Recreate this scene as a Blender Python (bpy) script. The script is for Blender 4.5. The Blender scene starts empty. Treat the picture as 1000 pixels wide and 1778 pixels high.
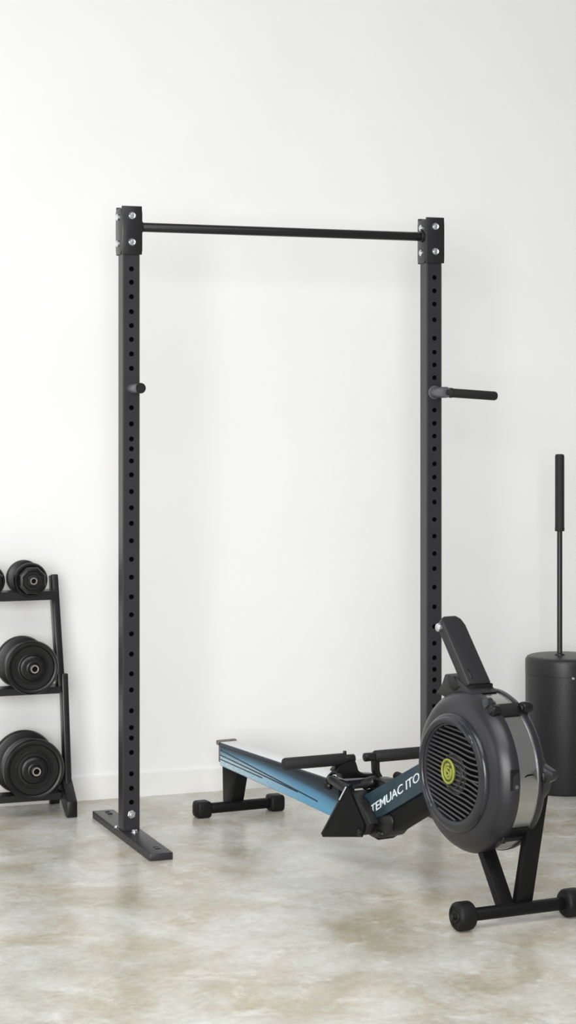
import bpy, bmesh, math, random
from mathutils import Vector, Matrix
random.seed(7)
COL = bpy.context.scene.collection
R = math.radians

# ------------------------------------------------------------------ materials
def new_mat(name):
    m = bpy.data.materials.new(name); m.use_nodes = True
    nt = m.node_tree
    return m, nt, nt.nodes['Principled BSDF']

def mat(name, col, rough=.5, metal=0., bump=0., bscale=300., var=0., vscale=20., spec=.5, rvar=0.):
    m, nt, b = new_mat(name)
    b.inputs['Base Color'].default_value = (*col, 1)
    b.inputs['Roughness'].default_value = rough
    b.inputs['Metallic'].default_value = metal
    b.inputs['Specular IOR Level'].default_value = spec
    tc = nt.nodes.new('ShaderNodeTexCoord')
    if var or rvar:
        n = nt.nodes.new('ShaderNodeTexNoise'); n.inputs['Scale'].default_value = vscale
        n.inputs['Detail'].default_value = 5
        nt.links.new(tc.outputs['Object'], n.inputs['Vector'])
        if var:
            r = nt.nodes.new('ShaderNodeValToRGB')
            r.color_ramp.elements[0].position = .3; r.color_ramp.elements[1].position = .7
            r.color_ramp.elements[0].color = (*[c*(1-var) for c in col], 1)
            r.color_ramp.elements[1].color = (*[min(1, c*(1+var)) for c in col], 1)
            nt.links.new(n.outputs['Fac'], r.inputs['Fac'])
            nt.links.new(r.outputs['Color'], b.inputs['Base Color'])
        if rvar:
            mr = nt.nodes.new('ShaderNodeMapRange')
            mr.inputs['To Min'].default_value = max(.02, rough-rvar); mr.inputs['To Max'].default_value = min(1, rough+rvar)
            nt.links.new(n.outputs['Fac'], mr.inputs['Value'])
            nt.links.new(mr.outputs['Result'], b.inputs['Roughness'])
    if bump:
        n2 = nt.nodes.new('ShaderNodeTexNoise'); n2.inputs['Scale'].default_value = bscale
        n2.inputs['Detail'].default_value = 2
        bp = nt.nodes.new('ShaderNodeBump'); bp.inputs['Strength'].default_value = bump
        bp.inputs['Distance'].default_value = .002
        nt.links.new(tc.outputs['Object'], n2.inputs['Vector'])
        nt.links.new(n2.outputs['Fac'], bp.inputs['Height'])
        nt.links.new(bp.outputs['Normal'], b.inputs['Normal'])
    return m

M = {}
M['powder'] = mat('black powder coat', (.021, .0205, .0245), .36, bump=.1, bscale=900, var=.12, vscale=9)
M['bracket'] = mat('black bracket steel', (.013, .013, .015), .30, bump=.06, bscale=900)
M['bar'] = mat('satin black bar', (.008, .008, .009), .33, bump=.05, bscale=700)
M['rackpaint'] = mat('glossy black rack paint', (.011, .011, .013), .28, bump=.05, bscale=700, var=.15, vscale=12)
M['grip'] = mat('black foam grip', (.008, .008, .0085), .62, bump=.4, bscale=900)
M['peg'] = mat('grey steel peg', (.12, .12, .132), .38, metal=.3)
M['bolt'] = mat('zinc bolt', (.75, .77, .80), .28, metal=1., var=.15, vscale=120)
M['hole'] = mat('dark hole', (.004, .004, .004), .9, spec=.1)
M['rubber'] = mat('black rubber', (.0075, .0075, .008), .5, bump=.15, bscale=500, var=.15, vscale=30, spec=.22)
M['plate'] = mat('black coated plate', (.0065, .0065, .007), .33, bump=.15, bscale=420, var=.2, vscale=25, spec=.4)
M['tube'] = mat('bare steel tube end', (.72, .68, .62), .28, metal=1.)
M['drum'] = mat('black painted drum', (.014, .014, .0165), .40, bump=.15, bscale=250, var=.15, vscale=7, rvar=.06)
M['shell'] = mat('charcoal plastic shell', (.016, .016, .0205), .33, bump=.1, bscale=800, var=.08, vscale=12)
M['ring'] = mat('satin charcoal ring', (.018, .019, .024), .20, bump=.05, bscale=800)
M['blackplastic'] = mat('black plastic', (.005, .005, .0055), .34, bump=.1, bscale=500, spec=.4)
M['mattblack'] = mat('matt black plastic', (.005, .005, .0055), .6, bump=.1, bscale=700, spec=.18)
M['leg'] = mat('black steel leg', (.006, .006, .0065), .42, bump=.05, bscale=600, spec=.16)
M['slat'] = mat('dark grille slat', (.050, .050, .055), .32)
M['monitor'] = mat('charcoal moulded arm', (.014, .014, .0155), .42, bump=.15, bscale=900)
M['tan'] = mat('weathered tan cap', (.17, .15, .12), .6, var=.35, vscale=60)
M['letter'] = mat('white lettering', (.72, .80, .84), .5, var=.2, vscale=160)
M['lime'] = mat('lime green badge', (.27, .30, .045), .45)
M['olive'] = mat('dark olive badge', (.06, .07, .015), .45)
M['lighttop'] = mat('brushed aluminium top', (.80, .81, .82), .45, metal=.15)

# brushed metal band
def band_mat():
    m, nt, b = new_mat('brushed steel band')
    b.inputs['Metallic'].default_value = 1; b.inputs['Roughness'].default_value = .24
    tc = nt.nodes.new('ShaderNodeTexCoord'); n = nt.nodes.new('ShaderNodeTexNoise')
    mp = nt.nodes.new('ShaderNodeMapping'); mp.inputs['Scale'].default_value = (6, 300, 6)
    nt.links.new(tc.outputs['Object'], mp.inputs['Vector']); nt.links.new(mp.outputs['Vector'], n.inputs['Vector'])
    r = nt.nodes.new('ShaderNodeValToRGB')
    r.color_ramp.elements[0].color = (.40, .40, .385, 1); r.color_ramp.elements[1].color = (.54, .54, .52, 1)
    nt.links.new(n.outputs['Fac'], r.inputs['Fac']); nt.links.new(r.outputs['Color'], b.inputs['Base Color'])
    return m
M['band'] = band_mat()

def beam_mat():
    return mat('dark teal anodised beam', (.021, .047, .066), .38, bump=.1, bscale=600, var=.25, vscale=14)
M['beam'] = beam_mat()

# rail: navy upper edge, sky blue flank, thin dark stripes, pale streaks near the tail
def rail_mat():
    m, nt, b = new_mat('striped blue rail')
    N, L = nt.nodes.new, nt.links.new
    tc = N('ShaderNodeTexCoord'); sp = N('ShaderNodeSeparateXYZ'); L(tc.outputs['Object'], sp.inputs[0])
    X, Z = sp.outputs['X'], sp.outputs['Z']
    def math_(op, a, b_=None, c=None):
        n = N('ShaderNodeMath'); n.operation = op
        for i, v in enumerate((a, b_, c)):
            if v is None: continue
            if isinstance(v, (int, float)): n.inputs[i].default_value = v
            else: L(v, n.inputs[i])
        return n.outputs[0]
    # boundary z between navy and blue
    xx = math_('MULTIPLY', X, X)
    bz = math_('ADD', math_('MULTIPLY', xx, -.075), .2285)
    t = math_('MULTIPLY', math_('SUBTRACT', bz, Z), 13.)          # >0 below the boundary
    r = N('ShaderNodeValToRGB'); L(math_('ADD', t, .5), r.inputs['Fac'])
    e = r.color_ramp.elements
    e[0].position = .15; e[0].color = (.016, .024, .034, 1)
    e[1].position = 1.; e[1].color = (.125, .33, .50, 1)
    k = r.color_ramp.elements.new(.42); k.color = (.030, .060, .088, 1)
    k = r.color_ramp.elements.new(.62); k.color = (.085, .23, .36, 1)
    col = r.outputs['Color']
    # pale streaks, fading out along the rail
    mp = N('ShaderNodeMapping'); mp.inputs['Scale'].default_value = (45, 1, 420); L(tc.outputs['Object'], mp.inputs['Vector'])
    n = N('ShaderNodeTexNoise'); n.inputs['Scale'].default_value = 1; n.inputs['Detail'].default_value = 4; L(mp.outputs['Vector'], n.inputs['Vector'])
    near = N('ShaderNodeMapRange'); L(X, near.inputs['Value'])
    near.inputs['From Min'].default_value = .0; near.inputs['From Max'].default_value = .55
    near.inputs['To Min'].default_value = 1; near.inputs['To Max'].default_value = 0
    lowz = N('ShaderNodeMapRange'); L(t, lowz.inputs['Value']); lowz.inputs['From Min'].default_value = .1; lowz.inputs['From Max'].default_value = .45
    nn = N('ShaderNodeMapRange'); L(n.outputs['Fac'], nn.inputs['Value']); nn.inputs['From Min'].default_value = .24; nn.inputs['From Max'].default_value = .58
    fac = math_('MULTIPLY', math_('MULTIPLY', near.outputs[0], lowz.outputs[0]), math_('MULTIPLY', nn.outputs[0], .9))
    mx = N('ShaderNodeMixRGB'); L(fac, mx.inputs['Fac']); L(col, mx.inputs['Color1']); mx.inputs['Color2'].default_value = (.64, .76, .82, 1)
    col = mx.outputs['Color']
    # dark converging stripes
    for z0, s, wd, x1 in ((.2175, .086, .0034, .64), (.2010, .060, .0034, .50), (.1870, .045, .0030, .24)):
        zl = math_('SUBTRACT', z0, math_('MULTIPLY', X, s))
        d = math_('ABSOLUTE', math_('SUBTRACT', Z, zl))
        on = math_('MULTIPLY', math_('LESS_THAN', d, wd/1.2), math_('LESS_THAN', X, x1))
        mx = N('ShaderNodeMixRGB'); L(math_('MULTIPLY', on, .92), mx.inputs['Fac']); L(col, mx.inputs['Color1'])
        mx.inputs['Color2'].default_value = (.008, .016, .026, 1); col = mx.outputs['Color']
    L(col, b.inputs['Base Color']); b.inputs['Roughness'].default_value = .38
    return m
M['rail'] = rail_mat()

def wall_mat():
    m, nt, b = new_mat('white plaster'); N, L = nt.nodes.new, nt.links.new
    tc = N('ShaderNodeTexCoord')
    n = N('ShaderNodeTexNoise'); n.inputs['Scale'].default_value = 1.6; n.inputs['Detail'].default_value = 6; n.inputs['Roughness'].default_value = .55
    L(tc.outputs['Object'], n.inputs['Vector'])
    r = N('ShaderNodeValToRGB'); r.color_ramp.elements[0].position = .3; r.color_ramp.elements[1].position = .72
    r.color_ramp.elements[0].color = (.862, .864, .858, 1); r.color_ramp.elements[1].color = (.892, .893, .890, 1)
    L(n.outputs['Fac'], r.inputs['Fac']); L(r.outputs['Color'], b.inputs['Base Color'])
    b.inputs['Roughness'].default_value = .9; b.inputs['Specular IOR Level'].default_value = .2
    n2 = N('ShaderNodeTexNoise'); n2.inputs['Scale'].default_value = 26; n2.inputs['Detail'].default_value = 6; L(tc.outputs['Object'], n2.inputs['Vector'])
    bp = N('ShaderNodeBump'); bp.inputs['Strength'].default_value = .12; bp.inputs['Distance'].default_value = .004
    L(n2.outputs['Fac'], bp.inputs['Height']); L(bp.outputs['Normal'], b.inputs['Normal'])
    return m
M['wall'] = wall_mat()
M['baseboard'] = mat('white painted skirting', (.86, .86, .845), .6)

def floor_mat():
    m, nt, b = new_mat('polished concrete'); N, L = nt.nodes.new, nt.links.new
    tc = N('ShaderNodeTexCoord')
    def noise(scale, detail, rough=.55, dist=0., off=(0, 0, 0)):
        mp = N('ShaderNodeMapping'); mp.inputs['Location'].default_value = off; L(tc.outputs['Object'], mp.inputs['Vector'])
        n = N('ShaderNodeTexNoise'); n.inputs['Scale'].default_value = scale; n.inputs['Detail'].default_value = detail
        n.inputs['Roughness'].default_value = rough; n.inputs['Distortion'].default_value = dist
        L(mp.outputs['Vector'], n.inputs['Vector']); return n.outputs['Fac']
    def ramp(fac, stops):
        r = N('ShaderNodeValToRGB'); L(fac, r.inputs['Fac'])
        e = r.color_ramp.elements
        e[0].position, e[0].color = stops[0][0], (*stops[0][1], 1); e[1].position, e[1].color = stops[-1][0], (*stops[-1][1], 1)
        for p, c in stops[1:-1]:
            k = e.new(p); k.color = (*c, 1)
        return r.outputs['Color']
    def mix(fac, a, c, mode='MIX'):
        x = N('ShaderNodeMixRGB'); x.blend_type = mode
        if isinstance(fac, float): x.inputs['Fac'].default_value = fac
        else: L(fac, x.inputs['Fac'])
        L(a, x.inputs['Color1'])
        if isinstance(c, tuple): x.inputs['Color2'].default_value = (*c, 1)
        else: L(c, x.inputs['Color2'])
        return x.outputs['Color']
    base = ramp(noise(2.5, 9, .64, .4), [(.32, (.40, .365, .275)), (.5, (.575, .56, .495)), (.66, (.70, .695, .65))])
    tan = ramp(noise(3.4, 10, .68, .8, (7, 3, 0)), [(.49, (0, 0, 0)), (.68, (1, 1, 1))])
    t2 = N('ShaderNodeMath'); t2.operation = 'MULTIPLY'; L(tan, t2.inputs[0]); t2.inputs[1].default_value = .72
    c = mix(t2.outputs[0], base, (.43, .355, .225))
    pale = ramp(noise(6.5, 10, .72, .5, (1, 9, 0)), [(.53, (0, 0, 0)), (.70, (1, 1, 1))])
    p2 = N('ShaderNodeMath'); p2.operation = 'MULTIPLY'; L(pale, p2.inputs[0]); p2.inputs[1].default_value = .8
    c = mix(p2.outputs[0], c, (.78, .78, .75))
    fine = ramp(noise(38, 6, .7), [(.3, (.82, .82, .81)), (.7, (1.09, 1.09, 1.09))])
    c = mix(1.0, c, fine, 'MULTIPLY')
    L(c, b.inputs['Base Color'])
    rr = N('ShaderNodeMapRange'); L(noise(5, 6), rr.inputs['Value']); rr.inputs['To Min'].default_value = .10; rr.inputs['To Max'].default_value = .45
    L(rr.outputs[0], b.inputs['Roughness']); b.inputs['Specular IOR Level'].default_value = .45
    bp = N('ShaderNodeBump'); bp.inputs['Strength'].default_value = .05; bp.inputs['Distance'].default_value = .004
    L(noise(20, 6), bp.inputs['Height']); L(bp.outputs['Normal'], b.inputs['Normal'])
    return m
M['floor'] = floor_mat()

# ------------------------------------------------------------------ mesh builder
class MB:
    def __init__(s): s.bm = bmesh.new()
    def _add(s, t, mtx=None):
        if mtx is not None: bmesh.ops.transform(t, matrix=mtx, verts=t.verts)
        me = bpy.data.meshes.new('tmp'); t.to_mesh(me); t.free()
        s.bm.from_mesh(me); bpy.data.meshes.remove(me); return s
    def box(s, c, size, bev=0., rot=None, seg=2):
        t = bmesh.new(); bmesh.ops.create_cube(t, size=1)
        bmesh.ops.scale(t, vec=size, verts=t.verts)
        if bev: bmesh.ops.bevel(t, geom=t.edges[:], offset=bev, segments=seg, affect='EDGES', profile=.5)
        m = Matrix.Translation(c)
        if rot is not None: m = m @ rot.to_4x4()
        return s._add(t, m)
    def prism(s, poly, plane, c0, c1, bev=0., seg=2):
        """poly in plane ('xz','yz','xy'), extruded along the remaining axis from c0 to c1"""
        f = {'xz': lambda a, b, c: (a, c, b), 'yz': lambda a, b, c: (c, a, b), 'xy': lambda a, b, c: (a, b, c)}[plane]
        t = bmesh.new()
        A = [t.verts.new(f(a, b, c0)) for a, b in poly]; B = [t.verts.new(f(a, b, c1)) for a, b in poly]
        n = len(poly)
        t.faces.new(A); t.faces.new(B[::-1])
        for i in range(n): t.faces.new((A[(i+1) % n], A[i], B[i], B[(i+1) % n]))
        bmesh.ops.recalc_face_normals(t, faces=t.faces[:])
        if bev: bmesh.ops.bevel(t, geom=t.edges[:], offset=bev, segments=seg, affect='EDGES', profile=.5)
        return s._add(t)
    def lathe(s, prof, org, axis, seg=48, roll=0.):
        """prof = [(radius, height along axis)...]"""
        t = bmesh.new(); rings = []
        for r, h in prof:
            if r < 1e-6: rings.append([t.verts.new((0, 0, h))])
            else: rings.append([t.verts.new((r*math.cos(2*math.pi*i/seg+roll), r*math.sin(2*math.pi*i/seg+roll), h)) for i in range(seg)])
        for a, b in zip(rings, rings[1:]):
            if len(a) == 1 and len(b) == 1: continue
            for i in range(seg):
                j = (i+1) % seg
                if len(a) == 1: t.faces.new((a[0], b[j], b[i]))
                elif len(b) == 1: t.faces.new((a[i], a[j], b[0]))
                else: t.faces.new((a[i], a[j], b[j], b[i]))
        bmesh.ops.recalc_face_normals(t, faces=t.faces[:])
        q = Vector((0, 0, 1)).rotation_difference(Vector(axis).normalized())
        return s._add(t, Matrix.Translation(org) @ q.to_matrix().to_4x4())
    def cyl(s, a, b, r, seg=32, bev=.002, r1=None):
        a, b = Vector(a), Vector(b); L_ = (b-a).length; r1 = r if r1 is None else r1
        bv = min(bev, r*.9, L_*.45)
        k = bv*.3
        return s.lathe([(0, 0), (r-bv, 0), (r-k, k), (r, bv), (r1, L_-bv), (r1-k, L_-k), (r1-bv, L_), (0, L_)], a, b-a, seg)
    def tube(s, pts, r, seg=12):
        pts = [Vector(p) for p in pts]; t = bmesh.new(); rings = []
        up = None
        for i, p in enumerate(pts):
            d = (pts[min(i+1, len(pts)-1)]-pts[max(i-1, 0)]).normalized()
            if up is None: up = d.orthogonal().normalized()
            up = (up - d*up.dot(d)).normalized(); w = d.cross(up)
            rr = r[i] if isinstance(r, (list, tuple)) else r
            rings.append([t.verts.new(p + rr*(math.cos(2*math.pi*k/seg)*up + math.sin(2*math.pi*k/seg)*w)) for k in range(seg)])
        for a, b in zip(rings, rings[1:]):
            for i in range(seg): t.faces.new((a[i], a[(i+1) % seg], b[(i+1) % seg], b[i]))
        t.faces.new(rings[0][::-1]); t.faces.new(rings[-1])
        bmesh.ops.recalc_face_normals(t, faces=t.faces[:])
        return s._add(t)
    def build(s, name, m, parent=None, ang=32, smooth=True):
        me = bpy.data.meshes.new(name); s.bm.to_mesh(me); s.bm.free()
        if smooth:
            for p in me.polygons: p.use_smooth = True
            me.set_sharp_from_angle(angle=R(ang))
        me.materials.append(m)
        o = bpy.data.objects.new(name, me); COL.objects.link(o)
        if parent is not None: o.parent = parent
        return o

def thing(name, label, cat, loc, rotz=0., group=None):
    o = bpy.data.objects.new(name, None); COL.objects.link(o)
    o.empty_display_size = .1
    o.location = loc; o.rotation_euler = (0, 0, rotz)
    o['label'] = label; o['category'] = cat
    if group: o['group'] = group
    return o

def copy_tree(o, parent=None):
    c = o.copy(); COL.objects.link(c)
    if parent is not None: c.parent = parent
    for ch in list(o.children): copy_tree(ch, c)
    return c

# ------------------------------------------------------------------ setting
YAW = R(20.4)                      # the wall, the rack and the pull-up frame share this direction
CU, SU = math.cos(YAW), math.sin(YAW)
W0 = Vector((-.448, 7.618, 0))     # a point at the foot of the wall
def wall_pt(u, v, z=0.):           # u along the wall, v out from it into the room
    return Vector((W0.x + u*CU + v*SU, W0.y + u*SU - v*CU, z))

def setting(name, mb, m):
    o = mb.build(name, m, smooth=False); o['kind'] = 'structure'; return o

w = MB(); w.box((0, .06, 2.3), (11, .12, 4.6))
wall = setting('wall_back', w, M['wall']); wall.location = W0; wall.rotation_euler.z = YAW
b = MB(); b.prism([(0, 0), (-.012, 0), (-.012, .088), (-.008, .092), (0, .092)], 'yz', -5.5, 5.5)
bb = setting('baseboard_back', b, M['baseboard']); bb.location = W0; bb.rotation_euler.z = YAW
f = MB(); f.box((0, 0, -.05), (11, 9.0, .1))
fl = setting('floor', f, M['floor'])
fl.location = wall_pt(0, 4.38, 0); fl.rotation_euler.z = YAW

# ------------------------------------------------------------------ pull-up frame
rack = thing('pull_up_rack', 'tall black steel pull-up rack with two perforated uprights and a straight top bar', 'pull-up rack', (-.5565, 6.855, 0), YAW)
PW = .062; ZB, ZT = .026, 2.192
def upright_mb(x, holes):
    mb = MB(); h = PW/2
    bm = bmesh.new()
    hr = .0088
    def V(px, py, pz): return bm.verts.new((px, py, pz))
    c = .004                                                    # softened vertical corners
    # cross-section without the front face (front is -y)
    sec = [(h-c, -h), (h, -h+c), (h, h-c), (h-c, h), (-h+c, h), (-h, h-c), (-h, -h+c), (-h+c, -h)]
    lo = [V(x+a, b_, ZB) for a, b_ in sec]; hi = [V(x+a, b_, ZT) for a, b_ in sec]
    for i in range(len(sec)-1): bm.faces.new((lo[i], lo[i+1], hi[i+1], hi[i]))
    bm.faces.new(hi)
    # front face in cells, one round hole each
    zs = sorted(holes); fw = h-c
    edges = [ZB] + [(a+b_)/2 for a, b_ in zip(zs, zs[1:])] + [ZT]
    for k, zc in enumerate(zs):
        z0, z1 = edges[k], edges[k+1]
        if k == 0: z0 = ZB
        m0, m1 = max(z0, zc-fw), min(z1, zc+fw)
        rect = []
        for s_ in range(4):
            cs = [(-fw, m0), (fw, m0), (fw, m1), (-fw, m1)]
            a, b_ = cs[s_], cs[(s_+1) % 4]
            for q in range(5): rect.append((a[0]+(b_[0]-a[0])*q/5, a[1]+(b_[1]-a[1])*q/5))
        RV = [V(x+a, -h, b_) for a, b_ in rect]
        HV, IV = [], []
        for a, b_ in rect:
            an = math.atan2(b_-zc, a)
            HV.append(V(x+hr*math.cos(an), -h, zc+hr*math.sin(an))); IV.append(V(x+hr*math.cos(an), -h+.022, zc+hr*math.sin(an)))
        n = len(rect)
        for i in range(n):
            j = (i+1) % n
            bm.faces.new((RV[i], RV[j], HV[j], HV[i])); bm.faces.new((HV[i], HV[j], IV[j], IV[i])).material_index = 1
        bm.faces.new(IV).material_index = 1
        for za, zb in ((z0, m0), (m1, z1)):
            if zb-za > 1e-5: bm.faces.new((V(x-fw, -h, za), V(x+fw, -h, za), V(x+fw, -h, zb), V(x-fw, -h, zb)))
    bmesh.ops.recalc_face_normals(bm, faces=bm.faces[:])
    mb._add(bm); return mb

hl = [468, 491, 516, 542, 566, 590, 615, 640, 708, 736, 762, 779, 800, 824, 853, 881, 908, 938, 970, 1001, 1035, 1066, 1099, 1134, 1168, 1196, 1232, 1261, 1279, 1304, 1341, 1366, 1390]
hr_ = [483, 506, 529, 556, 588, 612, 634, 656, 712, 735, 757, 779, 805, 828, 849, 871, 901, 930, 960, 986, 1018, 1052, 1086, 1115, 1140, 1160, 1178, 1198, 1224, 1250, 1280, 1310, 1340]
for x, pix, sc, key in ((0., hl, 496., 'l'), (1.159, hr_, 468., 'r')):
    holes = [1.49-(y-713)/sc for y in pix]
    up = upright_mb(x, holes).build('upright', M['powder'], rack, ang=25)
    up.data.materials.append(M['hole'])
    # foot
    ft = MB(); ft.box((x, -.022, .0125), (.080, .746, .025), .003)
    for s_ in (-1, 1): ft.box((x+s_*.0385, -.022, .010), (.004, .736, .020), .001)
    foot = ft.build('foot', M['powder'], rack)
    fb = MB(); fb.lathe([(0, .010), (.007, .009), (.010, .006), (.010, 0), (.0145, 0), (.0145, -.003)], (x+.004, -.056, .0262), (0, 0, 1), 20)
    fb.build('foot_bolt', M['bolt'], foot)
    fb = MB(); fb.lathe([(0, .006), (.005, .005), (.007, .002), (.007, -.002)], (x-.034, .045, .0252), (0, 0, 1), 16)
    fb.build('foot_bolt', M['bolt'], foot)
    for by in (-.30, -.325, .28, .315):
        sl = MB(); sl.lathe([(.004, 0), (.009, .001), (.009, .003), (.004, .003)], (x+.008, by, .0245), (0, 0, 1), 16)
        sl.build('bolt_hole_rim', M['bracket'], foot)
    # hex nut near the bottom of the upright
    nb = MB(); nb.lathe([(.0, .012), (.006, .012), (.006, .008), (.011, .008), (.012, .006), (.012, .002), (.015, .002), (.015, -.002)], (x, -PW/2, .083), (0, -1, 0), 6, .3)
    nb.build('lower_nut', M['bolt'], up, ang=20)
    # bracket at the top
    bk = MB(); hw = .0375; zt, zb_ = 2.203, 2.034
    bk.box((x, -.0355, (zt+zb_)/2), (.073, .008, zt-zb_), .0025)
    bk.box((x, .0355, (zt+zb_)/2), (.073, .008, zt-zb_), .0025)
    rp = []
    for (cy, cz, a0) in ((.018, zt-.024, 0), (-.018, zt-.024, 90), (-.018, zb_+.018, 180), (.018, zb_+.018, 270)):
        for k in range(5):
            an = R(a0+k*22.5); rp.append((cy+.018*math.cos(an), cz+.016*math.sin(an)))
    for s_ in (-1, 1): bk.prism(rp, 'yz', x+s_*.0315, x+s_*.0385, .0015)
    bk.box((x, 0, zt-.010), (.064, .064, .008), .002)
    br = bk.build('top_bracket', M['bracket'], rack)
    for zz in (2.169, 2.077):
        q = MB(); q.lathe([(0, .0085), (.005, .0085), (.0055, .006), (.010, .0085), (.013, .005), (.0142, 0), (.0142, -.002)], (x, -.0395, zz), (0, -1, 0), 20)
        q.build('bracket_bolt', M['bolt'], br, ang=20)
        q = MB(); q.lathe([(0, .009), (.008, .009), (.012, .006), (.012, -.002)], (x-.0385, -.004, zz-.004), (-1, 0, 0), 16)
        q.build('side_bolt', M['bolt'], br, ang=20)
# the top bar
cb = MB(); cb.cyl((.036, -.006, 2.133), (1.123, -.006, 2.133), .0165, 28, .001)
for xa, xb in ((.0365, .046), (1.113, 1.1225)): cb.cyl((xa, -.006, 2.133), (xb, -.006, 2.133), .0215, 28, .002)
cb.build('pull_up_bar', M['bar'], rack)
# left peg, short, straight out of the front
zp = 1.567
p = MB(); p.cyl((0, -.030, zp), (0, -.140, zp), .0165, 28, .001)
p.lathe([(.0165, 0), (.0175, .001), (.0175, .007), (.0165, .009), (0, .009)], (0, -.139, zp), (0, -1, 0), 28)
peg = p.build('peg', M['peg'], rack)
c_ = MB(); c_.lathe([(0, .012), (.016, .012), (.0182, .010), (.0182, 0)], (0, -.138, zp), (0, -1, 0), 28); c_.build('peg_cap', M['bar'], peg)
# right peg with a side handle
zr = 1.557
p = MB(); p.cyl((1.159, -.030, zr), (1.167, -.118, zr), .0205, 28, .003)
p.cyl((1.159, -.030, zr), (1.159, -.035, zr), .025, 28, .001)
peg2 = p.build('peg', M['peg'], rack)
g = MB(); g.cyl((1.160, -.105, zr), (1.386, -.085, zr-.013), .0168, 28, .008)
g.lathe([(.0168, 0), (.0185, .002), (.0185, .010), (.0168, .012)], (1.186, -.1027, zr-.0015), (1, .088, -.057), 28)
g.build('peg_grip', M['grip'], peg2)

# ------------------------------------------------------------------ dumbbell rack (local x = along wall, local y = towards the wall)
DU, DV = -1.12, .18
drk = thing('dumbbell_rack', 'black steel three-tier dumbbell rack against the white wall at left', 'dumbbell rack', wall_pt(DU, DV), YAW)
def dl(u, v, z): return (u-DU, DV-v, z)
for uR, s_ in ((-.486, -1), (-1.74, 1)):
    x = uR-DU
    def lean(v0, z0, v1, z1, dv, wdt, dep, name, du0=0., du1=0.):
        a = Vector(dl(uR+du0, v0, z0)); b_ = Vector(dl(uR+du1, v1, z1)); d = b_-a
        rot = Vector((0, 0, 1)).rotation_difference(d.normalized()).to_matrix()
        mb = MB(); mb.box((a+b_)/2, (wdt, dep, d.length), .005, rot, 3)
        return mb.build(name, M['rackpaint'], drk)
    o1 = lean(.158, .452, .078, .872, 0, .028, .045, 'upper_post', .0, -.008)
    o2 = lean(.215, .10, .172, .512, 0, .026, .046, 'lower_post', .012, .008)
    ft = MB(); poly = [(.305, 0), (.305, .058), (.295, .066), (.205, .142), (.015, .142), (.015, 0), (.035, 0), (.05, .05), (.19, .05), (.275, 0)]
    ft.prism([(DV-v, z) for v, z in poly], 'xz' if False else 'yz', x+.008-.018, x+.008+.020, .003)
    fo = ft.build('side_foot', M['rackpaint'], drk)
    ec = MB(); ec.box(dl(uR+.009, .306, .033), (.034, .004, .054), .0018); ec.build('foot_end_cap', M['blackplastic'], fo)
def tray(vb, vf, zt, zlip, zbot, name='shelf'):
    mb = MB()
    pr = [(vb, zt+.022), (vb+.004, zt+.022), (vb+.004, zt), (vf-.003, zt-.004), (vf-.003, zbot), (vf, zbot), (vf, zt), (vf-.004, zt+.001), (vb, zt-.004)]
    pr = [(vb, zt), (vf-.002, zt), (vf, zt-.002), (vf, zbot), (vf-.004, zbot), (vf-.004, zt-.004), (vb+.004, zt-.004), (vb+.004, zbot+.01), (vb, zbot+.01)]
    mb.prism([(DV-v, z) for v, z in pr], 'yz', -1.728-DU, -.498-DU)
    for uu in (-.502, -1.724): mb.box(dl(uu, (vb+vf)/2, (zt+zbot)/2-.004), (.006, vf-vb-.01, zt-zbot-.008))
    return mb.build(name, M['rackpaint'], drk)
tray(.085, .172, .820, .806, .787)
tray(.118, .205, .468, .462, .443)
tray(.150, .225, .080, .074, .054)

# dumbbells, lying with their axis pointing out from the wall
def weight(mb, v, r, th, hub, c, sgn):
    """a disc centred on the local y axis at offset v, raised rim and hub on the outer side"""
    h = th/2
    mb.lathe([(0, -h), (r*.90, -h), (r*.955, -h*.85), (r*.985, -h*.5), (r, 0), (r*.992, h*.4), (r*.965, h*.8), (r*.92, h*1.02), (r*.87, h*1.02), (r*.825, h*.85), (r*.795, h*.45), (r*.62, h*.40), (r*.60, h*.52), (r*.56, h*.52), (r*.54, h*.40), (hub*2.1, h*.45), (hub*1.9, h*.85), (hub*1.6, h*1.0), (hub*1.5, h*1.15), (0, h*1.15)], (0, v, 0), (0, sgn, 0), 64)
def dumbbell(label, u, vc, z, half, rr, rf, th, collar, ci, group, nut=.0235, stub=.03):
    o = thing('dumbbell', label, 'dumbbell', wall_pt(u, vc, z), YAW, group)
    hd = MB(); hd.cyl((0, -half-.012, 0), (0, half+.03, 0), .0135, 24); hd.build('handle', M['bar'], o)
    for sgn, r in ((1, rr), (-1, rf)):
        mb = MB(); weight(mb, sgn*half, r, th, nut, 0, sgn); pl = mb.build('weight_plate', M['plate'], o)
        mb = MB(); mb.lathe([(.0, 0), (collar*.9, 0), (collar, .004), (collar, .014), (collar*.9, .018), (0, .018)], (0, sgn*ci-.009, 0), (0, 1, 0), 48); mb.build('inner_plate', M['plate'], o)
        h0 = half+th*.5
        mb = MB(); mb.lathe([(nut*1.05, -.004), (nut*1.05, .006), (nut*.9, .007), (nut*.9, .012), (nut*.98, .013), (nut*.85, stub*.6), (nut*.9, stub*.62), (nut*.74, stub*.9), (nut*.6, stub*.92), (nut*.6, 0)], (0, sgn*h0, 0), (0, sgn, 0), 32)
        cl = mb.build('screw_collar', M['bar'], o)
        mb = MB(); mb.lathe([(nut*.42, stub*.4), (nut*.42, stub+.001), (nut*.48, stub+.003), (nut*.62, stub+.003), (nut*.66, stub-.001), (nut*.66, stub*.5)], (0, sgn*h0, 0), (0, sgn, 0), 32); mb.build('tube_end', M['tube'], cl)
        mb = MB(); mb.lathe([(0, 0), (nut*.44, 0)], (0, sgn*(h0+stub-.004), 0), (0, sgn, 0), 24); mb.build('bore', M['hole'], cl)
    return o
G = 'round dumbbells on the tiers of the rack'
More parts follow.
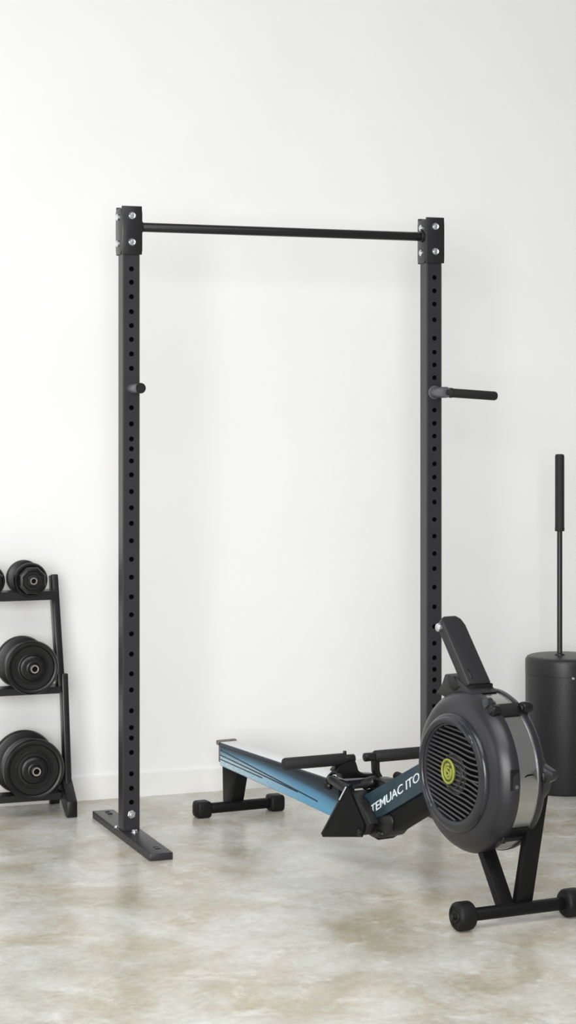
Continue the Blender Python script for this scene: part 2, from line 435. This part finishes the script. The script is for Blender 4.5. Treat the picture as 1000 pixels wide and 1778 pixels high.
dumbbell('black adjustable dumbbell with medium round plates on middle tier of rack', -.615, .163, .549, .088, .0985, .0985, .030, .079, .030, G)
dumbbell('large black dumbbell with the widest round plates on bottom tier of rack', -.614, .190, .180, .085, .1195, .113, .032, .098, .022, G, nut=.0245)
def small_db(u, label):
    o = thing('dumbbell', label, 'dumbbell', wall_pt(u, .130, .8645), YAW, 'small dumbbells on the top tier')
    hd = MB(); hd.cyl((0, -.07, 0), (0, .06, 0), .0125, 24); hd.build('handle', M['bar'], o)
    mb = MB(); weight(mb, .058, .0665, .024, .02, 0, 1); mb.build('weight_plate', M['plate'], o)
    for sgn in (-1, 1):
        mb = MB(); mb.lathe([(0, 0), (.040, 0), (.0425, .003), (.0425, .012), (.040, .015), (0, .015)], (0, sgn*.022-.0075, 0), (0, 1, 0), 40); mb.build('inner_plate', M['plate'], o)
    mb = MB(); weight(mb, -.0585, .064, .022, .02, 0, -1); mb.build('weight_plate', M['plate'], o)
    mb = MB(); mb.lathe([(.0, 0), (.050, 0), (.053, .004), (.053, .020), (.049, .027), (.040, .029), (.036, .026), (.024, .026), (.022, .029), (0, .029)], (0, -.066, 0), (0, -1, 0), 8, .4); cp = mb.build('end_cap', M['plate'], o, ang=25)
    mb = MB(); mb.lathe([(.022, 0), (.022, .008), (.018, .014), (.010, .014), (.010, 0)], (0, -.093, 0), (0, -1, 0), 28); nt_ = mb.build('screw_collar', M['bar'], o)
    mb = MB(); mb.lathe([(.0085, 0), (.0085, .017), (.0095, .0185), (.0125, .0185), (.0135, .016), (.0135, 0)], (0, -.0935, 0), (0, -1, 0), 28); mb.build('tube_end', M['tube'], nt_)
    mb = MB(); mb.lathe([(0, 0), (.009, 0)], (0, -.107, 0), (0, -1, 0), 24); mb.build('bore', M['hole'], nt_)
    return o
a_ = small_db(-.606, 'small black dumbbell at the right end of the top tier of the rack')
b2 = copy_tree(a_); b2.location = wall_pt(-.766, .130, .8645)
b2['label'] = 'black dumbbell cut off by the left edge of the photo, on the top tier'

# ------------------------------------------------------------------ drum with upright pole
dr = thing('pole_stand', 'black cylindrical drum with an upright gripped pole rising from its lid, beside wall', 'pole stand', (1.083, 7.7, 0), YAW)
Rd = .149
mb = MB(); mb.lathe([(0, .001), (Rd-.012, .001), (Rd-.003, .004), (Rd, .012), (Rd, .458), (Rd-.001, .4585), (Rd-.001, .4605)], (0, 0, 0), (0, 0, 1), 96); body = mb.build('drum_body', M['drum'], dr)
mb = MB(); mb.lathe([(Rd-.002, .460), (Rd+.0006, .461), (Rd+.0006, .508), (Rd-.001, .516), (Rd-.007, .524), (Rd-.016, .5275), (Rd-.03, .529), (0, .530)], (0, 0, 0), (0, 0, 1), 96); lid = mb.build('drum_lid', M['drum'], dr)
an = R(-112+8)
mb = MB(); mb.lathe([(0, .008), (.004, .008), (.006, .005), (.006, -.001)], (.149*math.cos(an), .149*math.sin(an), .437+.02), (math.cos(an), math.sin(an), 0), 12); mb.build('bolt', M['bolt'], body)
px, py = -.014, .005
mb = MB(); mb.lathe([(.021, .528), (.019, .535), (.0125, .537), (.0105, .541), (.0105, 1.03)], (px, py, 0), (0, 0, 1), 28); mb.build('pole', M['bar'], dr)
mb = MB(); mb.lathe([(.0108, 1.016), (.0175, 1.016), (.0190, 1.019), (.0190, 1.03), (.0182, 1.034), (.0182, 1.31), (.0165, 1.317), (.012, 1.319), (0, 1.319)], (px, py, 0), (0, 0, 1), 28); mb.build('grip', M['grip'], dr)

# ------------------------------------------------------------------ rowing machine (local x = towards the flywheel, local y = away from the camera)
row = thing('rowing_machine', 'rowing machine with blue rail, charcoal flywheel housing and steel band, in front of rack', 'rowing machine', (-.179, 7.227, 0), R(28.7-90))
# rail
mb = MB()
sec = lambda x, zb_: [(-.037, .250), (-.037, .243), (-.031, .238), (-.031, zb_+.004), (-.027, zb_), (.027, zb_), (.031, zb_+.004), (.031, .238), (.037, .243), (.037, .250), (.034, .253), (-.034, .253)]
bm = bmesh.new(); rings = []
for x, zb_ in ((-.098, .166), (.2, .153), (.5, .140), (.78, .124)):
    rings.append([bm.verts.new((x, a, z)) for a, z in sec(x, zb_)])
for A, B in zip(rings, rings[1:]):
    n = len(A)
    for i in range(n): bm.faces.new((A[i], A[(i+1) % n], B[(i+1) % n], B[i]))
bm.faces.new(rings[0]); bm.faces.new(rings[-1][::-1])
bmesh.ops.recalc_face_normals(bm, faces=bm.faces[:])
mb._add(bm); rail = mb.build('rail', M['rail'], row, ang=20)
mb = MB(); mb.box((.36, 0, .2545), (.90, .066, .003), .001); mb.build('rail_top_strip', M['lighttop'], rail)
mb = MB(); mb.box((-.106, 0, .252), (.018, .080, .018), .004); mb.box((-.103, 0, .215), (.010, .066, .07), .003); mb.build('rail_end_cap', M['tan'], row)
# rear leg and foot
mb = MB(); mb.prism([(-.097, .232), (-.087, .232), (-.083, .163), (.026, .161), (-.018, .030), (-.088, .030)], 'xz', -.024, .024, .002); mb.build('rear_leg', M['leg'], row)
bd = Vector((.064, .998, 0)).normalized()
brot = Matrix.Rotation(math.atan2(bd.y, bd.x)-math.pi/2, 3, 'Z')
cR = Vector((-.012, .004, .030))
mb = MB(); mb.cyl(cR-bd*.15, cR+bd*.15, .0195, 24); rf = mb.build('rear_foot', M['leg'], row)
for s_ in (-1, 1):
    mb = MB(); mb.box(cR+bd*(s_*.147), (.062, .058, .060), .012, brot, 3); mb.box(cR+bd*(s_*.175), (.040, .010, .040), .006, brot); mb.build('foot_cap', M['rubber'], rf)
# joint / footrest wedge
tri = [(.914, .264), (.748, .078), (.752, .068), (1.006, .116), (1.020, .156)]
mb = MB()
mb.prism(tri, 'xz', -.078, -.070, .0025); mb.prism(tri, 'xz', .070, .078, .0025)
inner = [(.918, .250), (.76, .075), (1.0, .12), (1.05, .165), (.985, .225)]
joint = mb.build('footrest_wedge', M['mattblack'], row)
mb = MB(); mb.prism(inner, 'xz', -.0695, .0695, .004); mb.build('wedge_core', M['blackplastic'], joint)
mb = MB()
mb.tube([(.748, -.0755, .078), (.80, -.0755, .136), (.86, -.0755, .2035), (.913, -.0755, .2635)], .0045, 10); mb.build('edge_trim', M['monitor'], joint)
mb = MB(); mb.tube([(.872, -.081, .214), (.895, -.081, .241), (.914, -.081, .262)], .0022, 8); mb.build('edge_highlight', M['lighttop'], joint)  # pale strip standing in for the highlight along the plate edge
mb = MB(); mb.lathe([(0, .007), (.005, .007), (.006, .004), (.011, .006), (.012, 0)], (1.000, -.0775, .129), (0, -1, 0), 20); mb.build('pivot_bolt', M['bar'], joint)
mb = MB(); mb.prism([(.758, .272), (.79, .278), (.912, .268), (.880, .234), (.765, .252)], 'xz', -.066, -.050, .003); mb.prism([(.77, .256), (.80, .272), (.905, .262), (.905, .25)], 'xz', -.05, .066, .003); mb.build('footrest_flange', M['ring'], joint)
# little hook hanging by the rail
mb = MB(); mb.tube([(.80, -.045, .288), (.775, -.052, .283), (.757, -.056, .268), (.748, -.056, .250)], [.006, .006, .006, .008], 10); mb.lathe([(0, -.012), (.010, -.012), (.014, -.006), (.014, .006), (.010, .011), (0, .011)], (.745, -.050, .236), (.2, -1, 0), 20); mb.build('rail_hook', M['blackplastic'], row)
# beam rising to the flywheel
sl_ = (.395-.226)/(1.286-.926)
mb = MB(); mb.prism([(.915, .221), (.965, .140), (1.290, .302), (1.470, .39), (1.470, .481), (1.286, .395)], 'xz', -.036, .036, .004); beam = mb.build('front_beam', M['beam'], row)
mb = MB(); mb.prism([(.97, .112), (1.03, .106), (1.30, .246), (1.45, .33), (1.45, .375), (1.290, .2995), (.965, .138)], 'xz', -.030, .030, .003); mb.build('under_beam', M['mattblack'], row)
# belly lump and knob under the beam
mb = MB(); mb.prism([(.98, .118), (1.03, .112), (1.09, .130), (1.125, .158), (1.132, .186), (1.115, .205), (1.0, .175)], 'xz', -.040, .035, .008, 3); bel = mb.build('joint_cover', M['blackplastic'], row)
mb = MB(); mb.lathe([(.008, .03), (.008, .012), (.019, .010), (.022, .004), (.020, -.004), (.012, -.008), (0, -.008)], (1.062, -.030, .132), (0.1, 0, 1), 24); mb.build('lock_knob', M['blackplastic'], bel)
# lettering on the beam (flat against the near side)
def lettering(txt, p0, dirv, height, length, q, shear, parent):
    cu = bpy.data.curves.new('lettering', 'FONT'); cu.body = txt; cu.extrude = .0006; cu.offset = .005; cu.space_character = .98
    to = bpy.data.objects.new('tmp_text', cu); COL.objects.link(to)
    bpy.context.view_layer.update()
    me = bpy.data.meshes.new_from_object(to.evaluated_get(bpy.context.evaluated_depsgraph_get()))
    COL.objects.unlink(to); bpy.data.objects.remove(to)
    xs = [v.co.x for v in me.vertices]; ys = [v.co.y for v in me.vertices]; x0, x1, y0, y1 = min(xs), max(xs), min(ys), max(ys)
    d = Vector((dirv[0], 0, dirv[1])).normalized(); n = Vector((-d.z*.0, 0, 1))
    for v in me.vertices:
        a = (v.co.x-x0)/(x1-x0)*length; b_ = (v.co.y-y0)/(y1-y0)*height; zz = v.co.z
        P = Vector((p0[0], q, p0[1])) + d*a + n*b_ + Vector((-shear*b_, 0, 0)); P.y = q - .0006 - zz
        v.co = P
    me.name = 'lettering'; me.materials.append(M['letter'])
    o = bpy.data.objects.new('lettering', me); COL.objects.link(o); o.parent = parent; return o
lettering('TEMUAC ITO', (.998, .183), (.288, .1565), .028, .333, -.0362, .10, beam)

# flywheel
FC = Vector((1.558, 0, .414)); AX = (0, -1, 0)
def fl_lathe(prof, name, m, parent=row, seg=96, ang=32):
    """prof = [(radius, q)...] around the flywheel axis"""
    mb = MB(); mb.lathe([(r, -q) for r, q in prof], FC, AX, seg); return mb.build(name, m, parent, ang)
shell = fl_lathe([(.138, -.060), (.138, -.086), (.178, -.0845), (.200, -.0785), (.210, -.0750), (.2185, -.070), (.228, -.060), (.2365, -.0475), (.2405, -.038), (.2415, -.020), (.2405, -.0175), (.230, -.0175)], 'near_shell', M['shell'])
band = fl_lathe([(.232, -.0185), (.2375, -.0180), (.2375, -.0150), (.236, -.0145), (.2362, .016), (.236, .0465), (.2375, .047), (.2375, .0495), (.232, .050)], 'rim_band', M['band'])
far = fl_lathe([(.230, .0495), (.2405, .0495), (.2415, .053), (.2405, .066), (.232, .078), (.212, .086), (.17, .090), (.10, .094), (0, .094)], 'far_shell', M['shell'])
ring = fl_lathe([(.1770, -.080), (.1770, -.087), (.1745, -.0935), (.168, -.0985), (.158, -.1010), (.149, -.1000), (.1425, -.0965), (.1395, -.090), (.1395, -.066)], 'vent_ring', M['ring'], shell)
# half-ring lip at the top of the vent, thicker
mb = MB(); pts = []
for k in range(33):
    a = R(40+k*(190/32)); pts.append((FC.x+.1565*math.cos(a), -.0985, FC.z+.1565*math.sin(a)))
mb.tube(pts, [.002]+[.0105]*31+[.002], 12); mb.build('vent_lip', M['ring'], ring)
back = fl_lathe([(0, -.068), (.142, -.068)], 'vent_backing', M['hole'], shell)
# grille slats: straight, slightly slanted, clipped to the vent circle
mb = MB(); n = 19; r0 = .1395
for k in range(n):
    o_ = (k-(n-1)/2)*.0146; tilt = R(8 - 5*o_/r0)
    L_ = math.sqrt(max(0, r0*r0-o_*o_))
    if L_ < .01: continue
    u_ = Vector((math.cos(tilt), 0, -math.sin(tilt))); w_ = Vector((math.sin(tilt), 0, math.cos(tilt)))
    nn = 14; pts = []
    for i in range(nn+1):
        a = -L_ + 2*L_*i/nn
        # slats swirl a little around the hub on the flywheel's front side
        sw = .010*math.exp(-((a-.085)/.05)**2)*(1 if o_ > 0 else -.6)*math.exp(-(o_/.08)**2)
        P = FC + u_*a + w_*(o_-sw); pts.append((P.x, -.0925, P.z))
    mb.tube(pts, .0030, 6)
mb.build('vent_grille', M['slat'], shell)
hubC = Vector((FC.x+.012, 0, FC.z-.002))
mb = MB(); mb.lathe([(.062, .068), (.062, .0935), (.058, .0955), (.0535, .0935), (.0525, .091), (.043, .091), (.041, .0955), (.037, .0955), (.035, .092), (0, .092)], hubC, AX, 48); hub = mb.build('hub', M['blackplastic'], shell)
# badge: olive disc, lime ring, lime mark
bc = Vector((FC.x-.014, 0, FC.z+.003))
mb = MB(); mb.lathe([(.034, .091), (.034, .0975), (.033, .0985), (0, .0985)], bc, AX, 40); badge = mb.build('badge', M['olive'], shell)
mb = MB()
pts = [(bc.x+.0315*math.cos(R(a)), -.0990, bc.z+.0345*math.sin(R(a))) for a in range(0, 361, 10)]
mb.tube(pts, .0038, 8)
mb.build('badge_ring', M['lime'], badge)
mb = MB()
cx, cz = bc.x+.002, bc.z
pts = [(cx+.0165*math.cos(R(a)), -.0995, cz+.021*math.sin(R(a))) for a in range(60, 391, 10)]
mb.tube(pts, .0042, 8)
pts = []
for k in range(25):
    t = k/24; a = R(40+t*230) if t < .5 else R(220-(t-.5)*230*1.0+0)
    if t < .5: pts.append((cx+.007*math.cos(R(20+t*2*230)), -.1002, cz+.0062+.0062*math.sin(R(20+t*2*230))))
    else: pts.append((cx+.007*math.cos(R(110-(t-.5)*2*230)), -.1002, cz-.0062+.0062*math.sin(R(110-(t-.5)*2*230))))
mb.tube(pts, .0030, 8); mb.build('badge_mark', M['lime'], badge)
for qe in (-.0165, .0482):
    mb = MB(); mb.lathe([(.236, -qe-.0014), (.2380, -qe-.0011), (.2380, -qe+.0011), (.236, -qe+.0014)], FC, AX, 96); mb.build('band_edge', M['bolt'], band)
# clips across the band
def polar(a, r, q): return Vector((FC.x+r*math.cos(R(a)), q, FC.z+r*math.sin(R(a))))
def arc_strap(a0, a1, r, q0, q1, name, m, th=.006):
    bm = bmesh.new(); rows = []
    n = 10
    for k in range(n+1):
        a = a0+(a1-a0)*k/n
        rows.append([bm.verts.new(polar(a, rr, q)) for rr, q in ((r, q0), (r+th, q0), (r+th, q1), (r, q1))])
    for A, B in zip(rows, rows[1:]):
        for i in range(4): bm.faces.new((A[i], A[(i+1) % 4], B[(i+1) % 4], B[i]))
    bm.faces.new(rows[0]); bm.faces.new(rows[-1][::-1])
    bmesh.ops.recalc_face_normals(bm, faces=bm.faces[:])
    bmesh.ops.bevel(bm, geom=bm.edges[:], offset=.0012, segments=1, affect='EDGES')
    mb = MB(); mb._add(bm); return mb.build(name, m, row)
s1 = arc_strap(50, 62, .236, -.028, .066, 'upper_strap', M['blackplastic'])
for q0, q1, nm, rr_ in ((-.052, -.022, 'strap_knob', .017), (.056, .090, 'strap_knob', .019)):
    c0 = polar(55, .244, q0); c1 = polar(55, .244, q1)
    mb = MB(); mb.cyl(c0, c1, rr_, 24, .006); mb.lathe([(0, .004), (rr_*.45, .004), (rr_*.55, 0)], c0, (0, -1, 0), 20); mb.build(nm, M['blackplastic'], s1)
mb = MB(); e = polar(64, .243, -.042); mb.lathe([(0, -.020), (.013, -.018), (.021, 0), (.016, .014), (0, .018)], e+Vector((0, .006, -.004)), (0, -1, .3), 20); mb.build('strap_lug', M['ring'], s1)
s2 = arc_strap(-45, -36, .236, -.020, .052, 'lower_strap', M['blackplastic'])
mb = MB(); mb.cyl(polar(-45, .243, -.032), polar(-45, .243, .058), .008, 20, .003); mb.cyl(polar(-45, .243, -.036), polar(-45, .243, -.026), .012, 20, .003); mb.build('strap_pin', M['blackplastic'], s2)
# recessed catch on the near shell, slot on the band
mb = MB(); mb.box(FC+Vector((.236, -.034, .012)), (.006, .030, .060), .002); ca = mb.build('shell_catch', M['blackplastic'], shell)
mb = MB(); mb.cyl(FC+Vector((.238, -.030, -.008)), FC+Vector((.243, -.030, -.008)), .006, 16, .001); mb.build('catch_screw', M['peg'], ca)
mb = MB(); mb.tube([polar(4.2, .2365, .002), polar(5.2, .2367, .012), polar(5.4, .2365, .026), polar(5.0, .2362, .034)], [.0012, .0026, .0022, .001], 8); mb.build('band_slot', M['hole'], band)
# bracket reaching forward on the far side, carrying the right-hand leg
mb = MB(); mb.prism([(1.70, .54), (1.745, .515), (1.790, .462), (1.838, .450), (1.846, .438), (1.838, .424), (1.812, .412), (1.804, .385), (1.77, .35), (1.70, .33)], 'xz', .060, .084, .004); fb = mb.build('side_bracket', M['shell'], row)
mb = MB(); mb.cyl((1.806, .056, .428), (1.806, .090, .428), .015, 20, .004); mb.build('bracket_pin', M['blackplastic'], fb)
# front legs and foot
def bar_leg(a, b_, wdt, th, name):
    a, b_ = Vector(a), Vector(b_); d = (b_-a); z = d.normalized()
    x = (Vector((0, 1, 0)) - z*z.y).normalized(); y = z.cross(x)
    rot = Matrix((x, y, z)).transposed()
    mb = MB(); mb.box((a+b_)/2, (wdt, th, d.length), .003, rot); return mb.build(name, M['leg'], row)
bar_leg((1.738, -.024, .040), (1.600, -.012, .215), .050, .026, 'front_leg')
bar_leg((1.737, .030, .040), (1.735, .100, .410), .056, .026, 'front_leg')
cF = Vector((1.755, .004, .042))
mb = MB(); mb.cyl(cF-bd*.15, cF+bd*.15, .0190, 28); ff = mb.build('front_foot', M['leg'], row)
for s_ in (-1, 1):
    c0 = cF+bd*(s_*.181)
    mb = MB(); mb.lathe([(0, -.027), (.031, -.027), (.036, -.025), (.0405, -.019), (.0415, -.012), (.0415, .018), (.0395, .024), (.034, .029), (.029, .0295), (.027, .026), (.019, .026), (.017, .029), (.009, .029), (.008, .034), (0, .034)], c0-bd*(s_*.0), bd*s_, 40)
    wh = mb.build('wheel', M['rubber'], ff)
    mb = MB(); mb.lathe([(.0075, .033), (.0075, .037), (.005, .039), (0, .039)], c0, bd*s_, 16); mb.build('axle_bolt', M['blackplastic'], wh)
# monitor arm leaning back over the rail
base = Vector((1.556, 0, .664)); tip = Vector((1.397, 0, .853)); d = (tip-base); zax = d.normalized(); yax = Vector((0, 1, 0)); xax = yax.cross(zax)
rot = Matrix((xax, yax, zax)).transposed()
bm = bmesh.new(); L_ = d.length
prof = [(-.043, 0), (.041, 0), (.041, .02), (.040, L_-.035), (.033, L_-.012), (.018, L_), (-.026, L_), (-.038, L_-.010), (-.043, L_-.03)]
mb = MB(); mb.prism(prof, 'yz', -.017, .017, .006, 3)
bmesh.ops.transform(mb.bm, matrix=Matrix.Translation(base) @ rot.to_4x4(), verts=mb.bm.verts)
arm = mb.build('monitor_arm', M['monitor'], row)
mb = MB(); tp = base+zax*(L_-.028)-xax*.004
mb.cyl(tp+Vector((0, -.052, 0)), tp+Vector((0, -.036, 0)), .013, 20, .004); mb.build('hinge_cap', M['bolt'], arm)
mb = MB(); lp = base+xax*.014+zax*.018+Vector((0, -.022, 0)); mb.cyl(lp, lp+zax*.035, .005, 14, .002); mb.build('latch', M['blackplastic'], arm)
mb = MB(); mb.box(base+Vector((.004, .002, -.004)), (.030, .070, .022), .003); mb.box(base+Vector((.006, -.034, -.004)), (.022, .006, .02), .002); mb.box(base+Vector((.012, .037, -.002)), (.02, .006, .024), .002); mb.build('arm_clamp', M['blackplastic'], arm)
# mounting saddle on top of the shell
mb = MB(); mb.prism([(1.395, .628), (1.425, .655), (1.445, .692), (1.500, .690), (1.560, .668), (1.600, .650), (1.545, .640), (1.45, .62)], 'xz', -.046, .046, .005); sad = mb.build('arm_saddle', M['monitor'], row)
mb = MB(); mb.prism([(1.462, .694), (1.500, .690), (1.530, .664), (1.50, .646), (1.465, .655)], 'xz', -.049, .049, .003); mb.build('saddle_clip', M['blackplastic'], sad)

# rowing handle: two grips on a yoke, resting above the footrest
hp = .85
hd_ = Vector((.03, 1, -.006)).normalized()
hc = Vector((hp, 0, .3405))
root = MB(); 
yl = [(-.082, .321), (-.095, .307), (-.089, .301), (-.073, .297), (-.067, .280), (.026, .275), (.062, .263), (.062, .284), (.015, .290), (-.005, .301), (-.014, .328), (-.020, .338), (-.062, .330)]
root.prism(yl, 'yz', hp-.022, hp+.020, .004)
root.prism([(.057, .342), (.080, .342), (.082, .291), (.093, .271), (.107, .262), (.098, .254), (.074, .266), (.060, .289)], 'yz', hp-.012, hp+.012, .003)
yoke = root.build('handle_yoke', M['blackplastic'], row)
for s_, a, b_ in ((-1, -.275, -.046), (1, .062, .315)):
    mb = MB(); A = hc+hd_*a; B = hc+hd_*b_; mb.cyl(A, B, .0200, 28, .008); g = mb.build('handle_grip', M['grip'], yoke)
    if s_ < 0: A2, B2 = hc+hd_*(-.05), hc+hd_*(-.012)
    else: A2, B2 = hc+hd_*(.026), hc+hd_*(.066)
    mb = MB(); mb.cyl(A2, B2, .0145, 24, .003); mb.build('grip_collar', M['bar'], g)
mb = MB(); mb.cyl(hc+Vector((0, -.048, .012)), hc+Vector((0, -.048, .028)), .006, 16, .003); mb.build('yoke_button', M['blackplastic'], yoke)
mb = MB(); mb.tube([(hp-.014, .076, .300), (hp-.016, .086, .276), (hp-.016, .100, .258)], .0018, 8); mb.build('edge_highlight', M['lighttop'], yoke)  # highlight on the yoke strap, modelled as a thin pale tube
# foot strap buckle and roller between footrest and beam
mb = MB(); mb.prism([(.90, .262), (.93, .288), (1.0, .292), (1.05, .288), (1.06, .27), (.97, .235)], 'xz', .0, .062, .005); mb.cyl((.93, -.028, .268), (.965, .0, .284), .018, 20, .005); mb.build('foot_strap', M['blackplastic'], row)
mb = MB(); mb.cyl((1.045, .028, .312), (1.105, .034, .305), .0145, 20, .006); mb.build('chain_roller', M['mattblack'], row)

# ------------------------------------------------------------------ light
def area(name, loc, target, sx, sy, power, col=(1, 1, 1)):
    l = bpy.data.lights.new(name, 'AREA'); l.shape = 'RECTANGLE'; l.size = sx; l.size_y = sy; l.energy = power; l.color = col
    o = bpy.data.objects.new(name, l); COL.objects.link(o); o.location = loc
    o.rotation_euler = (Vector(target)-Vector(loc)).to_track_quat('-Z', 'Y').to_euler(); return o
area('left_area_light', (-4.8, 4.0, 1.8), (0.2, 7.2, .7), 2.6, 2.6, 42, (1, .99, .98))  # unseen area lamp added for light from the left, no actual window
area('overhead_fill', (.3, 2.6, 4.8), (.2, 4.8, 0), 5.0, 3.4, 78, (1, 1, 1)).data.spread = R(105)  # fill lamp added overhead to lift the floor, no real fitting
area('front_softbox', (-1.0, -2.6, 2.2), (.6, 7.4, .9), 5.0, 3.4, 600, (1, .995, .985))
wd = bpy.data.worlds.new('World'); bpy.context.scene.world = wd; wd.use_nodes = True
bg = wd.node_tree.nodes['Background']; bg.inputs['Color'].default_value = (.97, .985, 1, 1); bg.inputs['Strength'].default_value = .29

# ------------------------------------------------------------------ camera
cam = bpy.data.cameras.new('Camera'); co = bpy.data.objects.new('Camera', cam); COL.objects.link(co)
co.location = (0, 0, 1.49); co.rotation_euler = (math.pi/2, 0, 0)
cam.sensor_fit = 'HORIZONTAL'; cam.sensor_width = 36; cam.lens = 36*3.4; cam.shift_y = -.176
cam.clip_end = 100
sc = bpy.context.scene; sc.camera = co
sc.view_settings.view_transform = 'Standard'; sc.view_settings.look = 'None'; sc.view_settings.exposure = 0; sc.view_settings.gamma = 1
